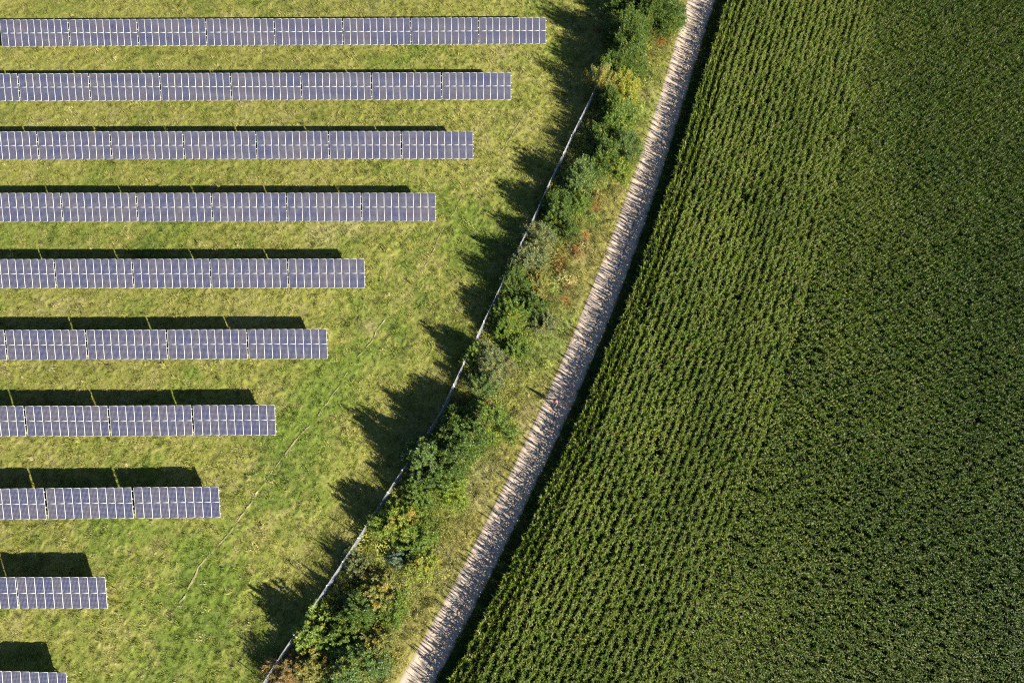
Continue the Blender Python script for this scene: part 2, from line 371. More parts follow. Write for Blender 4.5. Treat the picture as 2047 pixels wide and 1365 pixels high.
def ribbons(n, base, az, elev, droop, length, width, segs, fold=0.0, tipw=0.0, twist=None):
    """n arching blades as quads: returns V, F"""
    t = np.linspace(0, 1, segs+1)
    e = elev[:, None] - droop[:, None]*t[None, :]
    ds = length[:, None]/segs
    ce, se = np.cos(e)*ds, np.sin(e)*ds
    r = np.concatenate([np.zeros((n, 1)), np.cumsum(ce[:, :-1], 1)], 1); z = np.concatenate([np.zeros((n, 1)), np.cumsum(se[:, :-1], 1)], 1)
    wv = width[:, None]*(np.minimum(1, 0.45 + 2.2*t)*np.maximum(tipw, 1 - t**2.2))[None, :]*0.5
    cx, cy = np.cos(az)[:, None], np.sin(az)[:, None]
    X = base[:, 0, None] + r*cx; Y = base[:, 1, None] + r*cy; Z = base[:, 2, None] + z
    sx, sy = -cy, cx
    if fold:
        rows = [np.stack([X + q*sx*wv, Y + q*sy*wv, Z + abs(q)*wv*fold], -1) for q in (-1, 0, 1)]
    else:
        rows = [np.stack([X + q*sx*wv, Y + q*sy*wv, Z], -1) for q in (-1, 1)]
    k = len(rows); V = np.stack(rows, 2).reshape(-1, 3)       # n, seg, k
    idx = np.arange(n*(segs+1)*k).reshape(n, segs+1, k)
    F = np.stack([idx[:, :-1, :-1], idx[:, :-1, 1:], idx[:, 1:, 1:], idx[:, 1:, :-1]], -1).reshape(-1, 4)
    return V, F

# grass tufts
def tuft(seed, n, hgt_, spread):
    r = np.random.default_rng(seed)
    base = np.stack([r.normal(0, spread, n), r.normal(0, spread, n), np.full(n, -0.02)], 1)
    V, F = ribbons(n, base, r.uniform(0, 6.28, n), r.uniform(0.7, 1.5, n), r.uniform(0.3, 1.5, n), r.uniform(0.6, 1.1, n)*hgt_, r.uniform(0.018, 0.034, n), 2)
    return mesh('grass_tuft', V, F, [M_grass])
tufts = [tuft(i, 26, 0.20, 0.11) for i in range(5)] + [tuft(9, 30, 0.34, 0.09)]
nG = 130000
ys = rng.uniform(Y0+6, Y1-6, nG); xs = rng.uniform(XL, 28, nG)
k = (xs < road_l(ys) + 0.12*rng.normal(0, 1, nG) - 0.05) ; xs, ys = xs[k], ys[k]
px_, py_ = to_px(xs, ys); k = (px_ > -60) & (px_ < 2110) & (py_ > -60) & (py_ < 1430); xs, ys = xs[k], ys[k]
ny = 9000; ys2 = rng.uniform(Y0+6, Y1-6, ny); uu = rng.uniform(0, 1, ny); xs2 = (road_r(ys2)+0.02+rng.normal(0, .1, ny))*(1-uu) + (corn_e(ys2)+0.5)*uu
xs3 = np.concatenate([xs, xs2]); ys3 = np.concatenate([ys, ys2])
q_ = rng.random(len(xs)); col = gcol(xs, ys)*rng.uniform(0.7, 1.3, (len(xs), 1)); col[q_ < 0.10] *= 0.42; col[q_ > 0.90] = col[q_ > 0.90]*0.5 + T_*0.75; col2 = vcol(xs2, ys2)*rng.uniform(0.7, 1.2, (ny, 1))
n3 = len(xs3)
scatter('grass', tufts, np.stack([xs3, ys3, 0.03 + hgt(xs3, ys3)], 1), np.stack([rng.normal(0, .12, n3), rng.normal(0, .12, n3), rng.uniform(0, 6.28, n3)], 1),
        np.clip(rng.lognormal(-0.48, 0.5, n3), 0.3, 2.2), np.where(rng.random(n3) < 0.06, 5, rng.integers(0, 5, n3)), np.concatenate([col, col2]), 'rough meadow grass, green and straw coloured, around the panels and along the track')

# weeds of the hedge strip
def weed(seed, n, h, rad, lw):
    r = np.random.default_rng(seed); a = r.uniform(0, 6.28, n); q = rad*np.sqrt(r.random(n)); z = r.uniform(0.15, 1, n)*h*(1-0.4*(q/rad)**2)
    base = np.stack([q*np.cos(a), q*np.sin(a), z], 1)
    V, F = ribbons(n, base, r.uniform(0, 6.28, n), r.uniform(-0.1, 1.2, n), r.uniform(0.2, 1.6, n), r.uniform(0.7, 1.4, n)*lw*2.6, r.uniform(0.7, 1.2, n)*lw, 2, tipw=0.05)
    return mesh('weed_clump', V, F, [M_weed])
weeds = [weed(21, 90, 0.55, 0.42, 0.055), weed(22, 110, 0.75, 0.45, 0.045), weed(23, 70, 0.4, 0.40, 0.075), weed(24, 120, 0.9, 0.35, 0.04), weed(25, 80, 0.5, 0.5, 0.05)]
nW = 21000; ys = rng.uniform(Y0+5, Y1-5, nW); u = rng.uniform(0, 1, nW)
fx_ = fence_x(ys); rl = road_l(ys); xs = (fx_+0.2)*(1-u) + (rl-0.5)*u
dn = fbm(xs, ys, 3.5, 2, 3); keep = (rng.random(nW) < 0.30 + 1.1*(dn-0.3)) & (rng.random(nW) < np.clip(1.25-u*0.75, 0.35, 1)); xs, ys, u = xs[keep], ys[keep], u[keep]
n = len(xs)
scatter('undergrowth', weeds, np.stack([xs, ys, hgt(xs, ys)], 1), np.stack([rng.normal(0, .1, n), rng.normal(0, .1, n), rng.uniform(0, 6.28, n)], 1),
        np.clip(rng.lognormal(-0.38, 0.5, n), 0.3, 2.1)*(1.1-0.45*u), rng.integers(0, 5, n), gcol(xs, ys)*rng.uniform(0.5, 1.4, (n, 1))*(0.75+0.5*fbm(xs, ys, 1.6, 3, 3))[:, None]*np.array([0.97, 1.0, 0.95]), 'tangled weeds, brambles and tall grasses between the fence and the track')

# ------------------------------------------------------------------ maize
def maize(seed, h=2.25, nl=11, up=0):
    r = np.random.default_rng(seed); st = r.uniform(0, 6.28)
    z = 0.55 + (h*0.97-0.55)*np.linspace(0, 1, nl)**0.72; az = np.arange(nl)*math.pi + r.normal(0, 0.55, nl)
    tt = np.linspace(0, 1, nl)
    length = np.interp(tt, [0, 0.3, 0.5, 0.72, 1], [0.75, 0.62, 0.52, 0.44, 0.30])*r.uniform(0.85, 1.15, nl); width = np.interp(tt, [0, 0.6, 1], [0.11, 0.105, 0.075])*r.uniform(0.85, 1.15, nl)
    base = np.stack([np.zeros(nl), np.zeros(nl), z], 1)
    el_, dr_ = r.uniform(0.65, 1.25, nl), r.uniform(1.5, 2.6, nl)*(1-0.2*tt)
    if up: el_[-up:] = r.uniform(1.2, 1.5, up); dr_[-up:] = r.uniform(0.1, 0.6, up); length[-up:] = r.uniform(0.38, 0.62, up); width[-up:] = 0.065
    V, F = ribbons(nl, base, az, el_, dr_, length, width, 5, fold=0.35, tipw=0.03)
    lv = np.zeros(len(V)); Vs, Fs = [V], [F]; n0 = len(V)
    b = MB(); b.tube([(0, 0, 0), (0.01, 0, h*0.5), (0.0, 0.01, h*0.98)], [0.016, 0.013, 0.006], 4)
    # tassel: a spike with side branches
    nb = 6
    Vt, Ft = ribbons(nb, np.tile([0, 0, h*0.93], (nb, 1)) + np.stack([np.zeros(nb), np.zeros(nb), r.uniform(0, .08, nb)], 1), r.uniform(0, 6.28, nb), np.where(np.arange(nb) < 2, 1.5, r.uniform(0.7, 1.3, nb)), np.where(np.arange(nb) < 2, 0.1, r.uniform(0.2, 1.0, nb)), np.where(np.arange(nb) < 2, 0.36, 0.2), np.full(nb, 0.022), 2, tipw=0.4)
    bv = np.concatenate(b.V); allV = np.concatenate([V, bv, Vt]); 
    F4 = [tuple(f) for f in F] + [tuple(i+n0 for i in f) for f in b.F] + [tuple(f+n0+len(bv)) for f in Ft]
    lv = np.concatenate([np.repeat(np.where(r.random(nl) < 0.10, 0.6, 0.0), 18), np.full(len(bv), 0.15), np.full(len(Vt), 0.75)])
    return mesh('maize_plant', allV, F4, [M_corn], attrs={'lv': ('FLOAT', 'POINT', lv.astype(np.float32))})
maizes = [maize(100+i, 2.34+0.04*i, 15+i % 3) for i in range(8)]
edge_maizes = [maize(200+i, 2.2+0.04*i, 15, 7) for i in range(6)]
dc = lambda y: (corn_e(y+0.5)-corn_e(y-0.5))
NH = 24
P = []
for kk in range(1, NH):                     # rows following the track
    y = np.arange(Y0-14, Y1+4, 0.148) + rng.uniform(0, .15)
    y = y + rng.normal(0, 0.03, len(y)); sl_ = dc(y); nn = np.sqrt(1+sl_**2); off = 0.3 + kk*0.75
    x = corn_e(y) + off/nn + rng.normal(0, 0.028, len(y)); yy = y - sl_*off/nn
    P.append(np.stack([x, yy, math.pi/2 - np.arctan(sl_) + rng.normal(0, 0.38, len(y))], 1))
p1 = np.array(at(1600, 640, 2)); p2 = np.array(at(2000, 848, 2)); dv_ = (p2-p1)/np.linalg.norm(p2-p1); nv_ = np.array([-dv_[1], dv_[0]])
a_ = np.arange(-110, 130, 0.15); o_ = np.arange(-110, 130, 0.75)
A, O = np.meshgrid(a_, o_); A = A + rng.normal(0, 0.03, A.shape); O = O + rng.normal(0, 0.022, A.shape) + 0.12*(vn(A, O, 9, 2)-.5)
Q = A[..., None]*dv_ + O[..., None]*nv_; Q = Q.reshape(-1, 2)
sd = (Q[:, 0]-corn_e(Q[:, 1]))/np.sqrt(1+dc(Q[:, 1])**2)
lim = 0.3 + NH*0.75 - 0.5 + 0.5*(vn(Q[:, 1], Q[:, 1]*0, 6, 4)-0.5)
Q = Q[sd > lim]; Q = np.concatenate([Q, (math.atan2(dv_[1], dv_[0]) + rng.normal(0, 0.32, len(Q)))[:, None]], 1); P = np.concatenate(P + [Q])
px_, py_ = to_px(P[:, 0], P[:, 1], 2.0)
P = P[(px_ > 850) & (px_ < 2190) & (py_ > -150) & (py_ < 1480)]
px_, py_ = to_px(P[:, 0], P[:, 1], 2.0)
keep = rng.random(len(P)) > 0.015
for (gx, gy, rx, ry) in ((1492,398,10,13),(1686,326,8,15),(1675,360,5,24),(1663,393,8,12),(1955,838,20,8),(2030,882,12,7),(1316,905,6,11),(1500,340,4,10),(1475,590,6,5)):
    rx *= 1.15; ry *= 1.15
    if rx: keep &= ((px_-gx)/rx)**2 + ((py_-gy)/ry)**2 > 1 - 0.6*rng.random(len(P))
P = P[keep]; n = len(P)
dd = (P[:, 0]-corn_e(P[:, 1]))/np.sqrt(1+dc(P[:, 1])**2); shade_tone = np.clip(0.30*sst(3, 14, dd) + 0.22*sst(17, 19, dd) + 0.5*sst(14, 48, dd) + 0.7*(fbm(P[:, 0], P[:, 1], 12, 6, 4)-0.5) - 0.55*sst(0, 25, P[:, 1])*(np.exp(-((dd-7.2)/1.6)**2) + 0.7*np.exp(-((dd-1.5)/2.0)**2)) + 0.25*np.exp(-((dd-11.5)/2)**2), 0, 1); shade_tone = np.clip(shade_tone - 0.8*np.exp(-((px_[keep]-1560)/110)**2-((py_[keep]-30)/110)**2), 0, 1)  # painted shade growing into the field, mixed with paler and darker row bands
hs = 0.90 + 0.18*fbm(P[:, 0], P[:, 1], 9, 3, 2) + rng.normal(0, 0.018, n)
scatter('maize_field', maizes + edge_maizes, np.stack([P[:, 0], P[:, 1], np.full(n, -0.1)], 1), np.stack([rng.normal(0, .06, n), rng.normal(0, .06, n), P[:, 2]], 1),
        hs, np.where(dd < 2.1, rng.integers(8, 14, n), rng.integers(0, 8, n)), shade_tone[:, None]*np.ones(3)*0.9, 'dense green maize standing in rows beyond the outermost row')
# the outermost row, plant by plant
ya, yb = at(902, 1362, 2.0)[1], at(1453, 3, 2.0)[1]
yr = np.linspace(ya, yb, 300) + rng.normal(0, 0.03, 300)
sl_ = dc(yr); nn = np.sqrt(1+sl_**2); xr = corn_e(yr) + 0.3/nn; yr2 = yr - sl_*0.3/nn
for i in range(300):
    o = bpy.data.objects.new('maize_plant', edge_maizes[int(rng.integers(0, 6))]); COL.objects.link(o)
    o.location = (xr[i] + rng.normal(0, 0.06), yr2[i], -0.1); o.rotation_euler = (rng.normal(0, .07), rng.normal(0, .07), math.pi/2 - math.atan(sl_[i]) + rng.normal(0, .5))
    s_ = rng.uniform(0.94, 1.12); o.scale = (s_*1.1, s_*1.1, s_)
    tag(o, 'tall green maize plant in the outermost row beside the grass verge', 'maize plant', 'maize plants of the outermost row')

# ------------------------------------------------------------------ shrubs of the hedge
def shrub(px, py, rpx, h, colr, label, cat='shrub', spiky=0.3, leaf=0.12, dens=1.0, seed=0, tip=None, name='shrub'):
    r = np.random.default_rng(1000+seed)
    spiky *= 0.4; h = h*(1.05 if py < 205 else 0.93); px = px + (5 if py > 205 else 0); x0, y0 = at(px, py, h*0.62); rad = (1.42 if h > 4.6 else 1.28)*rpx/18.6
    root = empty(name, (x0, y0, 0.0)); tag(root, label, cat, 'shrubs of the hedge strip')
    ns = int(58*dens*(rad/1.8)**1.8) + 20
    az = r.uniform(0, 6.28, ns); qr = np.sqrt(r.random(ns)); ph = r.uniform(0, 6.28, 3)
    lob = 1 + 0.22*np.sin(2*az+ph[0]) + 0.16*np.sin(3*az+ph[1]) + 0.10*np.sin(5*az+ph[2])
    R_ = rad*qr*lob*0.95
    top = h*(1 - 0.62*qr**2.4)*(1 + spiky*(r.random(ns)-0.55))*(0.82 + 0.35*vn(R_*np.cos(az)+px, R_*np.sin(az)+py, 1.3, seed))
    tx, ty = R_*np.cos(az), R_*np.sin(az)
    b0x, b0y = tx*0.22, ty*0.22
    # leaves along the outer part of each shoot
    nl = int(150*dens**0.3)
    t = 1 - 0.62*r.random((ns, nl))**1.25
    bow = 1.0 - 0.35*(1-t)            # shoots bow outwards
    X = b0x[:, None] + (tx-b0x)[:, None]*t**0.75; Y = b0y[:, None] + (ty-b0y)[:, None]*t**0.75; Z = top[:, None]*t*1.0 + 0.1
    sp = (0.045 + 0.22*(1-t)**1.3)*rad/1.8*(1.0 - 0.45*min(spiky, 1))
    X = X + r.normal(0, 1, X.shape)*sp; Y = Y + r.normal(0, 1, X.shape)*sp; Z = Z + r.normal(0, 0.10, X.shape)
    fill = r.random(X.shape) < 0.36; X = np.where(fill, R_[:, None]*np.cos(az)[:, None] + r.normal(0, 0.3, X.shape), X); Y = np.where(fill, R_[:, None]*np.sin(az)[:, None] + r.normal(0, 0.3, X.shape), Y); Z = np.where(fill, r.uniform(0.05, 0.6, X.shape)*top[:, None], Z)
    X, Y, Z = X.ravel(), Y.ravel(), np.maximum(Z.ravel(), 0.15); n = len(X)
    la = r.uniform(0, 6.28, n); L = leaf*r.uniform(0.7, 1.3, n)
    el = r.uniform(-0.5, 1.1, n)
    V, F = ribbons(n, np.stack([X, Y, Z], 1), la, el, r.uniform(0, 1.0, n), L*1.35, L*0.72, 2, tipw=0.1)
    tone = 1.45*r.uniform(0.6, 1.35, n)[:, None]*np.ones(3)
    tone = tone*(1 + np.array([0.5, 0.12, -0.1])*(np.repeat(r.random(ns), nl) < 0.14)[:, None])
    if tip is not None:
        w = (vn(X+px, Y+py, 0.8, seed+1) > 0.84) & (r.random(n) < 0.45); tone[w] = tone[w]*np.array(tip)/np.array(colr)
    me = mesh('crown', V, F, [M_crown], attrs={'lv': ('FLOAT_VECTOR', 'POINT', np.repeat(tone, 6, 0).astype(np.float32))})
    cr = obj('crown', me, root); cr.color = (*colr, 1)
    mb = MB()
    for i in r.choice(ns, min(ns, 26), replace=False):
        p0 = np.array([b0x[i]*0.3, b0y[i]*0.3, -0.1]); p3 = np.array([tx[i], ty[i], top[i]*0.97])
        p1_ = np.array([b0x[i], b0y[i], top[i]*0.35]); p2_ = p1_*0.4+p3*0.6
        rr_ = 0.035*h/4*r.uniform(0.7, 1.3); mb.tube([p0, p1_, p2_, p3], [rr_*1.5, rr_, rr_*0.6, 0.006], 5)
    obj('trunk', mb.mesh('trunk', [M_bark], True), root)
    return root
DG = (0.060, 0.098, 0.018); MG = (0.090, 0.138, 0.022); OL = (0.165, 0.172, 0.045); YG = (0.135, 0.185, 0.026); GR = (0.118, 0.140, 0.055); BG = (0.078, 0.122, 0.032); YL = (0.20, 0.215, 0.035); BR = (0.16, 0.12, 0.045)
sh = [
 (1312,5,46,4.8,DG,'tall dark green shrub with upright shoots at the upper end of the hedge',1.0,.13,1.2,None),
 (1222,198,26,3.4,DG,'dark bush filling the gap under the olive bush at the fence',.5,.11,1.2,None),
 (1268,-22,40,4.6,DG,'dark shrub cut by the upper photo edge, leftmost up there',.8,.12,1.2,None),
 (1210,128,20,3.6,MG,'narrow green bush between the dark rounded shrub and the olive bush',.7,.11,1.1,None),
 (1345,30,22,2.0,MG,'low mid green bush between the tall uppermost shrub and the gravel track',.3,.10,1,(0.2,0.12,0.04)),
 (1256,58,40,5.2,DG,'spiky dark green shrub just below the uppermost tall shrub',1.0,.13,1.2,(0.20,0.22,0.04)),
 (1246,112,34,4.6,DG,'rounded dark green shrub below the spiky one, above the olive bush',.6,.12,1.1,None),
 (1207,160,32,3.9,OL,'feathery olive green bush over the upper end of the visible fence',.8,.10,1,(0.24,0.24,0.05)),
 (1250,168,34,3.0,YL,'yellow green bush standing between the olive bush and the track',.5,.10,1,(0.34,0.22,0.05)),
 (1228,228,36,4.2,MG,'mid green leafy shrub right of the long shaded stretch of fence',.6,.12,1.1,None),
 (1188,262,26,2.8,DG,'shaded dark bush close behind the fence with orange tinged leaves',.6,.11,.8,(0.25,0.14,0.04)),
 (1248,282,30,3.2,BG,'bluish green dense bush near the track edge',.3,.09,1.2,None),
 (1205,298,34,3.8,DG,'dark shrub with a yellow orange spray on its top',.7,.13,1,(0.30,0.21,0.03)),
 (1232,332,24,1.7,YG,'low bright lime bush below the bluish green one',.3,.09,1,None),
 (1153,352,34,4.3,BG,'grey green shrub with upright shoots casting a spiky shadow over the fence',1.0,.13,1.1,None),
 (1112,412,36,3.9,DG,'very dark green shrub close to the fence above the grey olive bushes',.6,.12,1.2,None),
 (1152,400,24,2.6,MG,'mid green bush beside orange weeds',.5,.10,1,None),
 (1130,452,22,2.7,DG,'small dark bush with fine leaves just above the orange red weeds',.5,.08,1,None),
 (1074,470,28,3.2,GR,'pale grey olive bush pressed against the fence',.4,.09,1.1,None),
 (1052,512,30,3.4,GR,'grey green shrub below the pale olive one',.4,.10,1.2,None),
 (1026,556,32,3.5,DG,'dark glossy shrub hugging the fence with reddish sprigs',.5,.10,1.1,(0.22,0.09,0.04)),
 (1068,566,24,2.2,OL,'olive bush on the track side of the dark glossy shrub',.4,.09,1,(0.25,0.13,0.04)),
 (1012,622,34,3.4,MG,'wide mid green shrub along the pale sunlit fence stretch',.7,.11,1.1,None),
 (1058,612,28,2.7,DG,'dark green leafy bush with a rusty red patch',.5,.10,1,(0.20,0.10,0.05)),
 (1085,642,22,1.8,GR,'small silvery bush at the edge of the lime green clearing',.3,.09,1,None),
 (1000,655,22,2.4,MG,'round green bush just right of the fence bend',.6,.11,1,None),
 (944,706,18,3.2,YG,'yellow green sprays hanging over the fence top',.9,.12,.9,None),
 (978,722,34,4.0,GR,'dark grey green shrub right of the overhanging yellow sprays',.4,.09,1.3,None),
 (962,762,26,3.2,BG,'greyish small leaved bush beside the orange lit gap at the fence',.4,.09,1.1,None),
 (1022,690,24,2.0,MG,'low green bush between the grey green shrub and the lime clearing',.4,.10,1,None),
 (962,842,40,4.4,MG,'large leafy green shrub on the track side, near the walking person',.5,.12,1.2,(0.13,0.07,0.03)),
 (918,868,46,5.0,DG,'largest dark green rounded shrub, its shadow reaching far over the meadow',.6,.13,1.4,None),
 (838,915,36,4.6,BG,'glossy dark shrub with big pale lit leaves over the fence',.7,.15,1.1,None),
 (868,952,30,3.6,DG,'deep green shrub below the two big rounded ones',.5,.11,1.1,None),
 (893,978,28,2.2,YG,'bright green low bush facing the track',.3,.09,1.1,None),
 (828,985,28,2.8,MG,'mid green bush above the yellow green shrub and beside the fence',.5,.11,1,None),
 (782,1040,34,3.7,YG,'tall yellow green shrub leaning at the fence line',.6,.12,1.2,(0.25,0.17,0.05)),
 (818,1075,32,3.1,MG,'leafy green shrub right of the yellow green one',.5,.11,1.1,None),
 (707,1128,22,2.2,GR,'small round silvery grey bush standing alone by the fence',.3,.08,1.3,None),
 (792,1112,16,2.0,(0.10,0.15,0.10),'little bluish grey bush among the yellow green ones',.3,.08,1.2,None),
 (838,1128,26,2.3,(0.17,0.20,0.035),'bright yellow bush on the track side in the lower hedge',.3,.09,1.2,None),
 (752,1178,30,3.2,OL,'olive yellow shrub below the bare shaded ground',.6,.11,1.1,(0.25,0.19,0.04)),
 (705,1222,32,3.3,DG,'dark shrub with a few pale leaves near the lower fence',.6,.11,1,None),
 (778,1215,26,2.2,MG,'loose green bush between the olive shrub and the dry grass',.4,.10,.9,None),
 (618,1262,30,3.5,(0.13,0.18,0.035),'large leaved green shrub with orange tips covering the fence',.7,.17,.9,(0.27,0.16,0.03)),
 (672,1282,32,3.3,MG,'dense green shrub right of the orange tipped one',.5,.11,1.1,None),
 (700,1332,40,3.8,BG,'broad dark green bush at the lower edge of the photo',.4,.13,1.3,None),
 (622,1335,30,2.8,OL,'mixed green and orange bush beside the broad dark one',.6,.12,1,(0.25,0.15,0.04)),
 (566,1345,30,2.8,BR,'rust brown twiggy bush at the lower end of the fence',.9,.09,.9,None),
 (748,1290,28,2.3,OL,'low olive bush between dense green shrub and dry weeds',.4,.09,1,None),
]
for i, (px, py, rp, h, c_, lab, spk, lf, dn_, tip_) in enumerate(sh):
    shrub(px, py, rp, h, c_, lab, spiky=spk, leaf=lf, dens=dn_, seed=i, tip=tip_)

# ------------------------------------------------------------------ fence
FH = 2.05
L = np.concatenate([[0], np.cumsum(np.hypot(*np.diff(fence_w, axis=0).T))]); npan = int(round(L[-1]/2.52)); s_ = np.linspace(0, L[-1], npan+1)
fxy = np.stack([np.interp(s_, L, fence_w[:, 0]), np.interp(s_, L, fence_w[:, 1])], 1)
c0 = fxy.mean(0); fe = empty('mesh_fence', (fxy[0, 0], fxy[0, 1], 0))
tag(fe, 'long galvanised wire mesh fence between the solar meadow and the hedge', 'fence')
mb = MB(); mb.box(-0.03, 0.03, -0.02, 0.02, -0.2, FH+0.08); mb.box(-0.045, 0.045, -0.045, 0.045, FH+0.08, FH+0.11)
for z in (0.25, 1.05, 1.85): mb.box(-0.05, 0.05, -0.036, -0.021, z-0.025, z+0.025)
pm = mb.mesh('post', [M_post])
pl = 2.46; mb = MB(); q = 0.0048
for i in range(56):
    x = -pl/2 + pl*i/55; mb.box(x-q, x+q, -q, q, 0.04, FH)
for z in np.arange(0.06, FH, 0.2):
    for sgn in (-1, 1): mb.box(-pl/2, pl/2, sgn*0.009-0.004, sgn*0.009+0.004, z-0.004, z+0.004)
gm = mb.mesh('mesh_panel', [M_galv])
for i in range(npan+1):
    d = fxy[min(i+1, npan)] - fxy[max(i-1, 0)]; a = math.atan2(d[1], d[0])
    o = obj('post', pm, fe, (fxy[i, 0]-fxy[0, 0], fxy[i, 1]-fxy[0, 1], 0)); o.rotation_euler = (0, 0, a)
    if i < npan:
        d = fxy[i+1]-fxy[i]; mm = (fxy[i]+fxy[i+1])/2 - fxy[0]
        o = obj('mesh_panel', gm, fe, (mm[0], mm[1], 0)); o.rotation_euler = (0, 0, math.atan2(d[1], d[0])); o.scale = (np.hypot(*d)/2.52, 1, 1)

# ------------------------------------------------------------------ solar tables
m, nt_, p_ = mat('solar_cells')
tc = nt_.nodes.new('ShaderNodeTexCoord'); sp = nt_.nodes.new('ShaderNodeSeparateXYZ'); nt_.links.new(tc.outputs['Object'], sp.inputs[0])
CP = 0.1275
def cellc(o, n): return mathn(nt_, 'ADD', mathn(nt_, 'DIVIDE', o, CP), n/2)
ux, uy = cellc(sp.outputs[0], 6), cellc(sp.outputs[1], 12)
fx = mathn(nt_, 'ABSOLUTE', mathn(nt_, 'SUBTRACT', mathn(nt_, 'FRACT', ux), 0.5)); fy = mathn(nt_, 'ABSOLUTE', mathn(nt_, 'SUBTRACT', mathn(nt_, 'FRACT', uy), 0.5))
gap = mathn(nt_, 'GREATER_THAN', mathn(nt_, 'MAXIMUM', fx, fy), 0.484)
dia = mathn(nt_, 'GREATER_THAN', mathn(nt_, 'ADD', fx, fy), 0.83)
outx = mathn(nt_, 'GREATER_THAN', mathn(nt_, 'ABSOLUTE', sp.outputs[0]), 3*CP); outy = mathn(nt_, 'GREATER_THAN', mathn(nt_, 'ABSOLUTE', sp.outputs[1]), 6*CP)
white = mathn(nt_, 'MAXIMUM', gap, dia); margin = mathn(nt_, 'MAXIMUM', outx, outy)
bus = mathn(nt_, 'LESS_THAN', mathn(nt_, 'ABSOLUTE', mathn(nt_, 'SUBTRACT', fx, 0.22)), 0.012)
oi = nt_.nodes.new('ShaderNodeObjectInfo')
cc = mixc(nt_, oi.outputs['Random'], (0.026, 0.031, 0.078), (0.060, 0.053, 0.069))
cf = nt_.nodes.new('ShaderNodeTexWhiteNoise'); cf.noise_dimensions = '3D'
cv = nt_.nodes.new('ShaderNodeCombineXYZ'); nt_.links.new(mathn(nt_, 'FLOOR', ux), cv.inputs[0]); nt_.links.new(mathn(nt_, 'FLOOR', uy), cv.inputs[1]); nt_.links.new(oi.outputs['Random'], cv.inputs[2]); nt_.links.new(cv.outputs[0], cf.inputs['Vector'])
cc = mixc(nt_, ramp(nt_, cf.outputs[0], 0, 1, 0, 0.4), cc, (0.022, 0.030, 0.100))
c = mixc(nt_, mathn(nt_, 'MULTIPLY', bus, 0.6), cc, (0.25, 0.25, 0.27)); c = mixc(nt_, white, c, (0.36, 0.37, 0.39)); c = mixc(nt_, margin, c, (0.48, 0.49, 0.50))
nt_.links.new(c, p_.inputs['Base Color']); p_.inputs['Roughness'].default_value = 0.35; p_.inputs['Coat Weight'].default_value = 0.3; p_.inputs['Coat Roughness'].default_value = 0.06
M_cell = m
MW, ML, LIP, TH = 0.824, 1.566, 0.020, 0.04
def module_mesh():
    mb = MB(); x, y = MW/2, ML/2; i, j = x-LIP, y-LIP
    mb.add([(-i,-j,-.003),(i,-j,-.003),(i,j,-.003),(-i,j,-.003)], [(0,1,2,3)], 1)
    mb.add([(-i,-j,-TH+.004),(i,-j,-TH+.004),(i,j,-TH+.004),(-i,j,-TH+.004)], [(3,2,1,0)], 2)
    mb.box(-x, x, -y, -j, -TH, 0); mb.box(-x, x, j, y, -TH, 0); mb.box(-x, -i, -j, j, -TH, 0); mb.box(i, x, -j, j, -TH, 0)
    return mb.mesh('solar_panel', [M_alu, M_cell, M_back])
mod = module_mesh()
BETA = 0.45057; LS = 3.151; Z0 = 0.886; Zc = Z0 + LS*math.sin(BETA)/2
TW = 10*MW + 9*0.004
railm = MB(); railm.box(-TW/2-0.085, TW/2+0.085, -0.025, 0.025, -0.055, 0); railm = railm.mesh('rail', [M_alu])
def support():
    mb = MB(); cb, sb = math.cos(BETA), math.sin(BETA)
    # rafter under the rails, in table-local coordinates with the ground below
    n = np.array([0, -sb, cb]); d = np.array([0, cb, sb]); c = np.array([0, 0, Zc])
    a = c - d*1.45 - n*0.14; b_ = c + d*1.45 - n*0.14
    mb.tube([a, b_], 0.045, 4); 
    return mb.mesh('rafter', [M_galv])
raft = support()
mb = MB(); mb.box(-0.05, 0.05, 0.55, 0.62, -0.3, Zc+0.12); mb.tube([(0, 0.58, 0.75), (0, -0.75, Zc-0.52)], 0.035, 4); postm = mb.mesh('post', [M_galv])
rows = [[5.303,8.452,63.343,-0.043],[0.871,8.453,55.07,-0.012],[-3.637,8.454,46.79,0.013],[-7.817,8.435,38.628,0.026],[-15.359,8.438,30.511,0.026],[-18.843,8.454,22.41,0.017],[-23.48,8.472,14.274,0.016],[-28.15,8.507,6.149,-0.018],[-37.741,8.407,-2.145,0.061],[-39.831,8.45,-10.283,0.28]]
cnt = [8,8,7,6,5,5,4,3,2,1]
ordn = ['topmost','second','third','fourth','fifth','sixth','seventh','eighth','ninth','lowest']
nth = ['rightmost','second from the right','third from the right','fourth from the right','fifth from the right','sixth from the right','seventh from the right','leftmost']
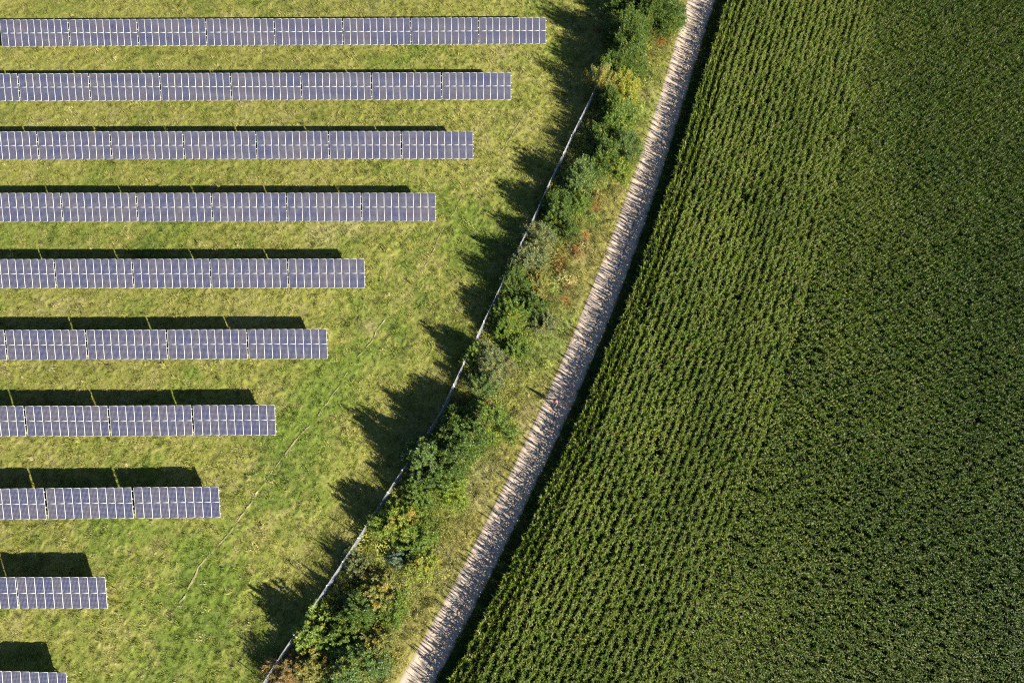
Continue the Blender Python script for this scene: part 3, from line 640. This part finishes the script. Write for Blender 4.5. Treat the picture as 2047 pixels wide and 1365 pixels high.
for ri, ((xe, P_r, y0, slp), n) in enumerate(zip(rows, cnt)):
    for k in range(n):
        xc = xe - k*P_r - TW/2; yc = y0 + slp*(k+0.5)
        t = empty('solar_table', (xc, yc, 0), math.atan2(-slp, P_r))
        if n == 1: wh = 'single block of blue solar panels in the lowest row, cut by the photo edge'
        else: wh = '%s block of solar panels in the %s row' % (nth[k] if k < n-1 else 'leftmost', ordn[ri] + ('' if ri in (0, 9) else ' from the top'))
        tag(t, wh, 'solar array', 'solar panel blocks in parallel rows')
        for iy in (-1, 1):
            for ix in range(10):
                v = iy*(ML/2+0.004); x = -TW/2 + MW/2 + ix*(MW+0.004)
                o = obj('solar_panel', mod, t, (x, v*math.cos(BETA), Zc + v*math.sin(BETA))); o.rotation_euler = (BETA + float(rng.normal(0, .0015)), 0, 0)
        for v in (-1.2, -0.4, 0.4, 1.2):
            o = obj('rail', railm, t, (0, v*math.cos(BETA)+(TH+.002)*math.sin(BETA), Zc + v*math.sin(BETA)-(TH+.002)*math.cos(BETA))); o.rotation_euler = (BETA, 0, 0)
        for x in (-3.1, -1.03, 1.03, 3.1):
            obj('rafter', raft, t, (x, 0, 0)); obj('post', postm, t, (x, 0, 0))

# ------------------------------------------------------------------ the person walking on the track
M_skin = simple('skin', (0.50, 0.30, 0.21), 0.55, 0, 30, 0.05); M_pink = simple('pink_cloth', (0.90, 0.16, 0.20), 0.85, 0, 25, 0.08)
M_jean = simple('light_blue_denim', (0.36, 0.42, 0.66), 0.85, 0, 25, 0.1); M_hair = simple('red_brown_hair', (0.22, 0.035, 0.02), 0.6, 0, 40, 0.25); M_shoe = simple('dark_shoes', (0.06, 0.06, 0.09), 0.6)
def skin(name, nodes, edges, rad, m, parent, root=0, lev=1):
    me = bpy.data.meshes.new(name); me.from_pydata(nodes, edges, []); me.materials.append(m)
    o = obj(name, me, parent)
    sm = o.modifiers.new('skin', 'SKIN'); sm.use_smooth_shade = True
    for i, r_ in enumerate(rad):
        v = me.skin_vertices[0].data[i]; v.radius = (r_, r_) if not hasattr(r_, '__len__') else r_; v.use_root = (i == root)
    ss = o.modifiers.new('sub', 'SUBSURF'); ss.levels = ss.render_levels = lev
    return o
pw = at(1109.5, 806.5, 0.03)
hd = math.atan2(at(1062, 900)[1]-at(1109, 806)[1], at(1062, 900)[0]-at(1109, 806)[0])      # walking down the track
man = empty('person', (pw[0], pw[1], 0.04), hd - math.pi/2 + 0.0)
tag(man, 'person in a pink top and light blue trousers walking on the gravel track', 'person')
# local frame: +Y forward, +X right
Nn = [(0,0,0.95),(0,0.01,1.12),(0,0.02,1.28),(0,0.03,1.42),(0,0.045,1.50),(0,0.06,1.58),(0,0.065,1.66),
      (0.16,0.02,1.40),(0.26,-0.10,1.16),(0.25,0.02,0.94),(0.245,0.06,0.87),
      (-0.16,0.02,1.40),(-0.25,0.14,1.17),(-0.23,0.33,1.05),(-0.225,0.40,1.03),
      (0.09,0.0,0.90),(0.10,0.22,0.52),(0.10,0.30,0.09),(0.10,0.44,0.05),
      (-0.09,0.0,0.90),(-0.10,-0.02,0.50),(-0.10,-0.32,0.16),(-0.10,-0.25,0.04)]
Ee = [(0,1),(1,2),(2,3),(3,4),(4,5),(5,6),(3,7),(7,8),(8,9),(9,10),(3,11),(11,12),(12,13),(13,14),(0,15),(15,16),(16,17),(17,18),(0,19),(19,20),(20,21),(21,22)]
Rr = [0.13,0.12,0.14,0.09,0.052,0.085,0.085,0.065,0.043,0.032,0.036,0.065,0.043,0.032,0.036,0.085,0.055,0.038,0.035,0.085,0.055,0.038,0.035]
for (w0, dirf) in ((10, (0, .35, -.94)), (14, (0, .95, -.25))):
    base_ = np.array(Nn[w0]); d = np.array(dirf); sd_ = np.array([1, 0, 0]); sg = 1 if w0 == 10 else -1
    for fi, (of, ln) in enumerate(((-0.028, .07), (-0.010, .082), (0.009, .078), (0.026, .062))):
        i0 = len(Nn); Nn.append(tuple(base_ + np.array([0, 0, 0]) + np.array([0, of, 0])*0.9 + d*0.035)); Rr.append(0.010); Ee.append((w0, i0))
        Nn.append(tuple(np.array(Nn[i0]) + d*ln*0.55)); Rr.append(0.0085); Ee.append((i0, i0+1))
        Nn.append(tuple(np.array(Nn[i0+1]) + (d + np.array([-0.5*sg, 0, 0]))*ln*0.4)); Rr.append(0.007); Ee.append((i0+1, i0+2))
    i0 = len(Nn); Nn.append(tuple(base_ + np.array([-0.03*sg, 0.03, 0]))); Rr.append(0.011); Ee.append((w0, i0))
    Nn.append(tuple(base_ + np.array([-0.035*sg, 0.035, 0]) + d*0.045)); Rr.append(0.009); Ee.append((i0, i0+1))
skin('body', Nn, Ee, Rr, M_skin, man)
skin('pink_top', [Nn[i] for i in (0,1,2,3,7,11)] + [(0.225,-0.055,1.25),(-0.215,0.085,1.26)], [(0,1),(1,2),(2,3),(3,4),(3,5),(4,6),(5,7)], [(.17,.14),(.165,.14),(.20,.16),(.12,.115),.085,.085,.066,.066], M_pink, man)
skin('trousers', [Nn[i] for i in (0,15,16,17,19,20,21)], [(0,1),(1,2),(2,3),(0,4),(4,5),(5,6)], [.15,.105,.078,.058,.105,.078,.058], M_jean, man)
hb = MB()
import bmesh
bmx = bmesh.new(); bmesh.ops.create_icosphere(bmx, subdivisions=3, radius=0.118)
for v in bmx.verts:
    v.co.z *= 1.05; v.co.y *= 1.08
    if v.co.y > 0.03 and v.co.z < 0.045: v.co *= 0.7        # leave the face free
    if v.co.y < -0.02 and v.co.z < -0.02: v.co.z *= 1.7
    v.co += v.co.normalized()*0.006*math.sin(60*v.co.x)*math.sin(45*v.co.z)
me = bpy.data.meshes.new('hair'); bmx.to_mesh(me); bmx.free(); me.materials.append(M_hair); me.shade_smooth()
obj('hair', me, man, (0, 0.05, 1.665))
for sgn, (ax, ay, az) in ((1, (0.10, 0.37, 0.045)), (-1, (-0.10, -0.26, 0.07))):
    bmx = bmesh.new(); bmesh.ops.create_cube(bmx, size=1); bmesh.ops.subdivide_edges(bmx, edges=bmx.edges[:], cuts=3, use_grid_fill=True)
    for v in bmx.verts:
        t_ = v.co.y + 0.5; v.co.x *= 0.10*(0.85+0.4*math.sin(t_*3)); v.co.y *= 0.29; v.co.z = (v.co.z+0.5)*(0.11 if t_ < 0.45 else 0.07) - 0.045
    me = bpy.data.meshes.new('shoe'); bmx.to_mesh(me); bmx.free(); me.materials.append(M_shoe); me.shade_smooth()
    o = obj('shoe', me, man, (ax, ay, az)); o.rotation_euler = (-0.5 if sgn < 0 else 0.15, 0, 0)
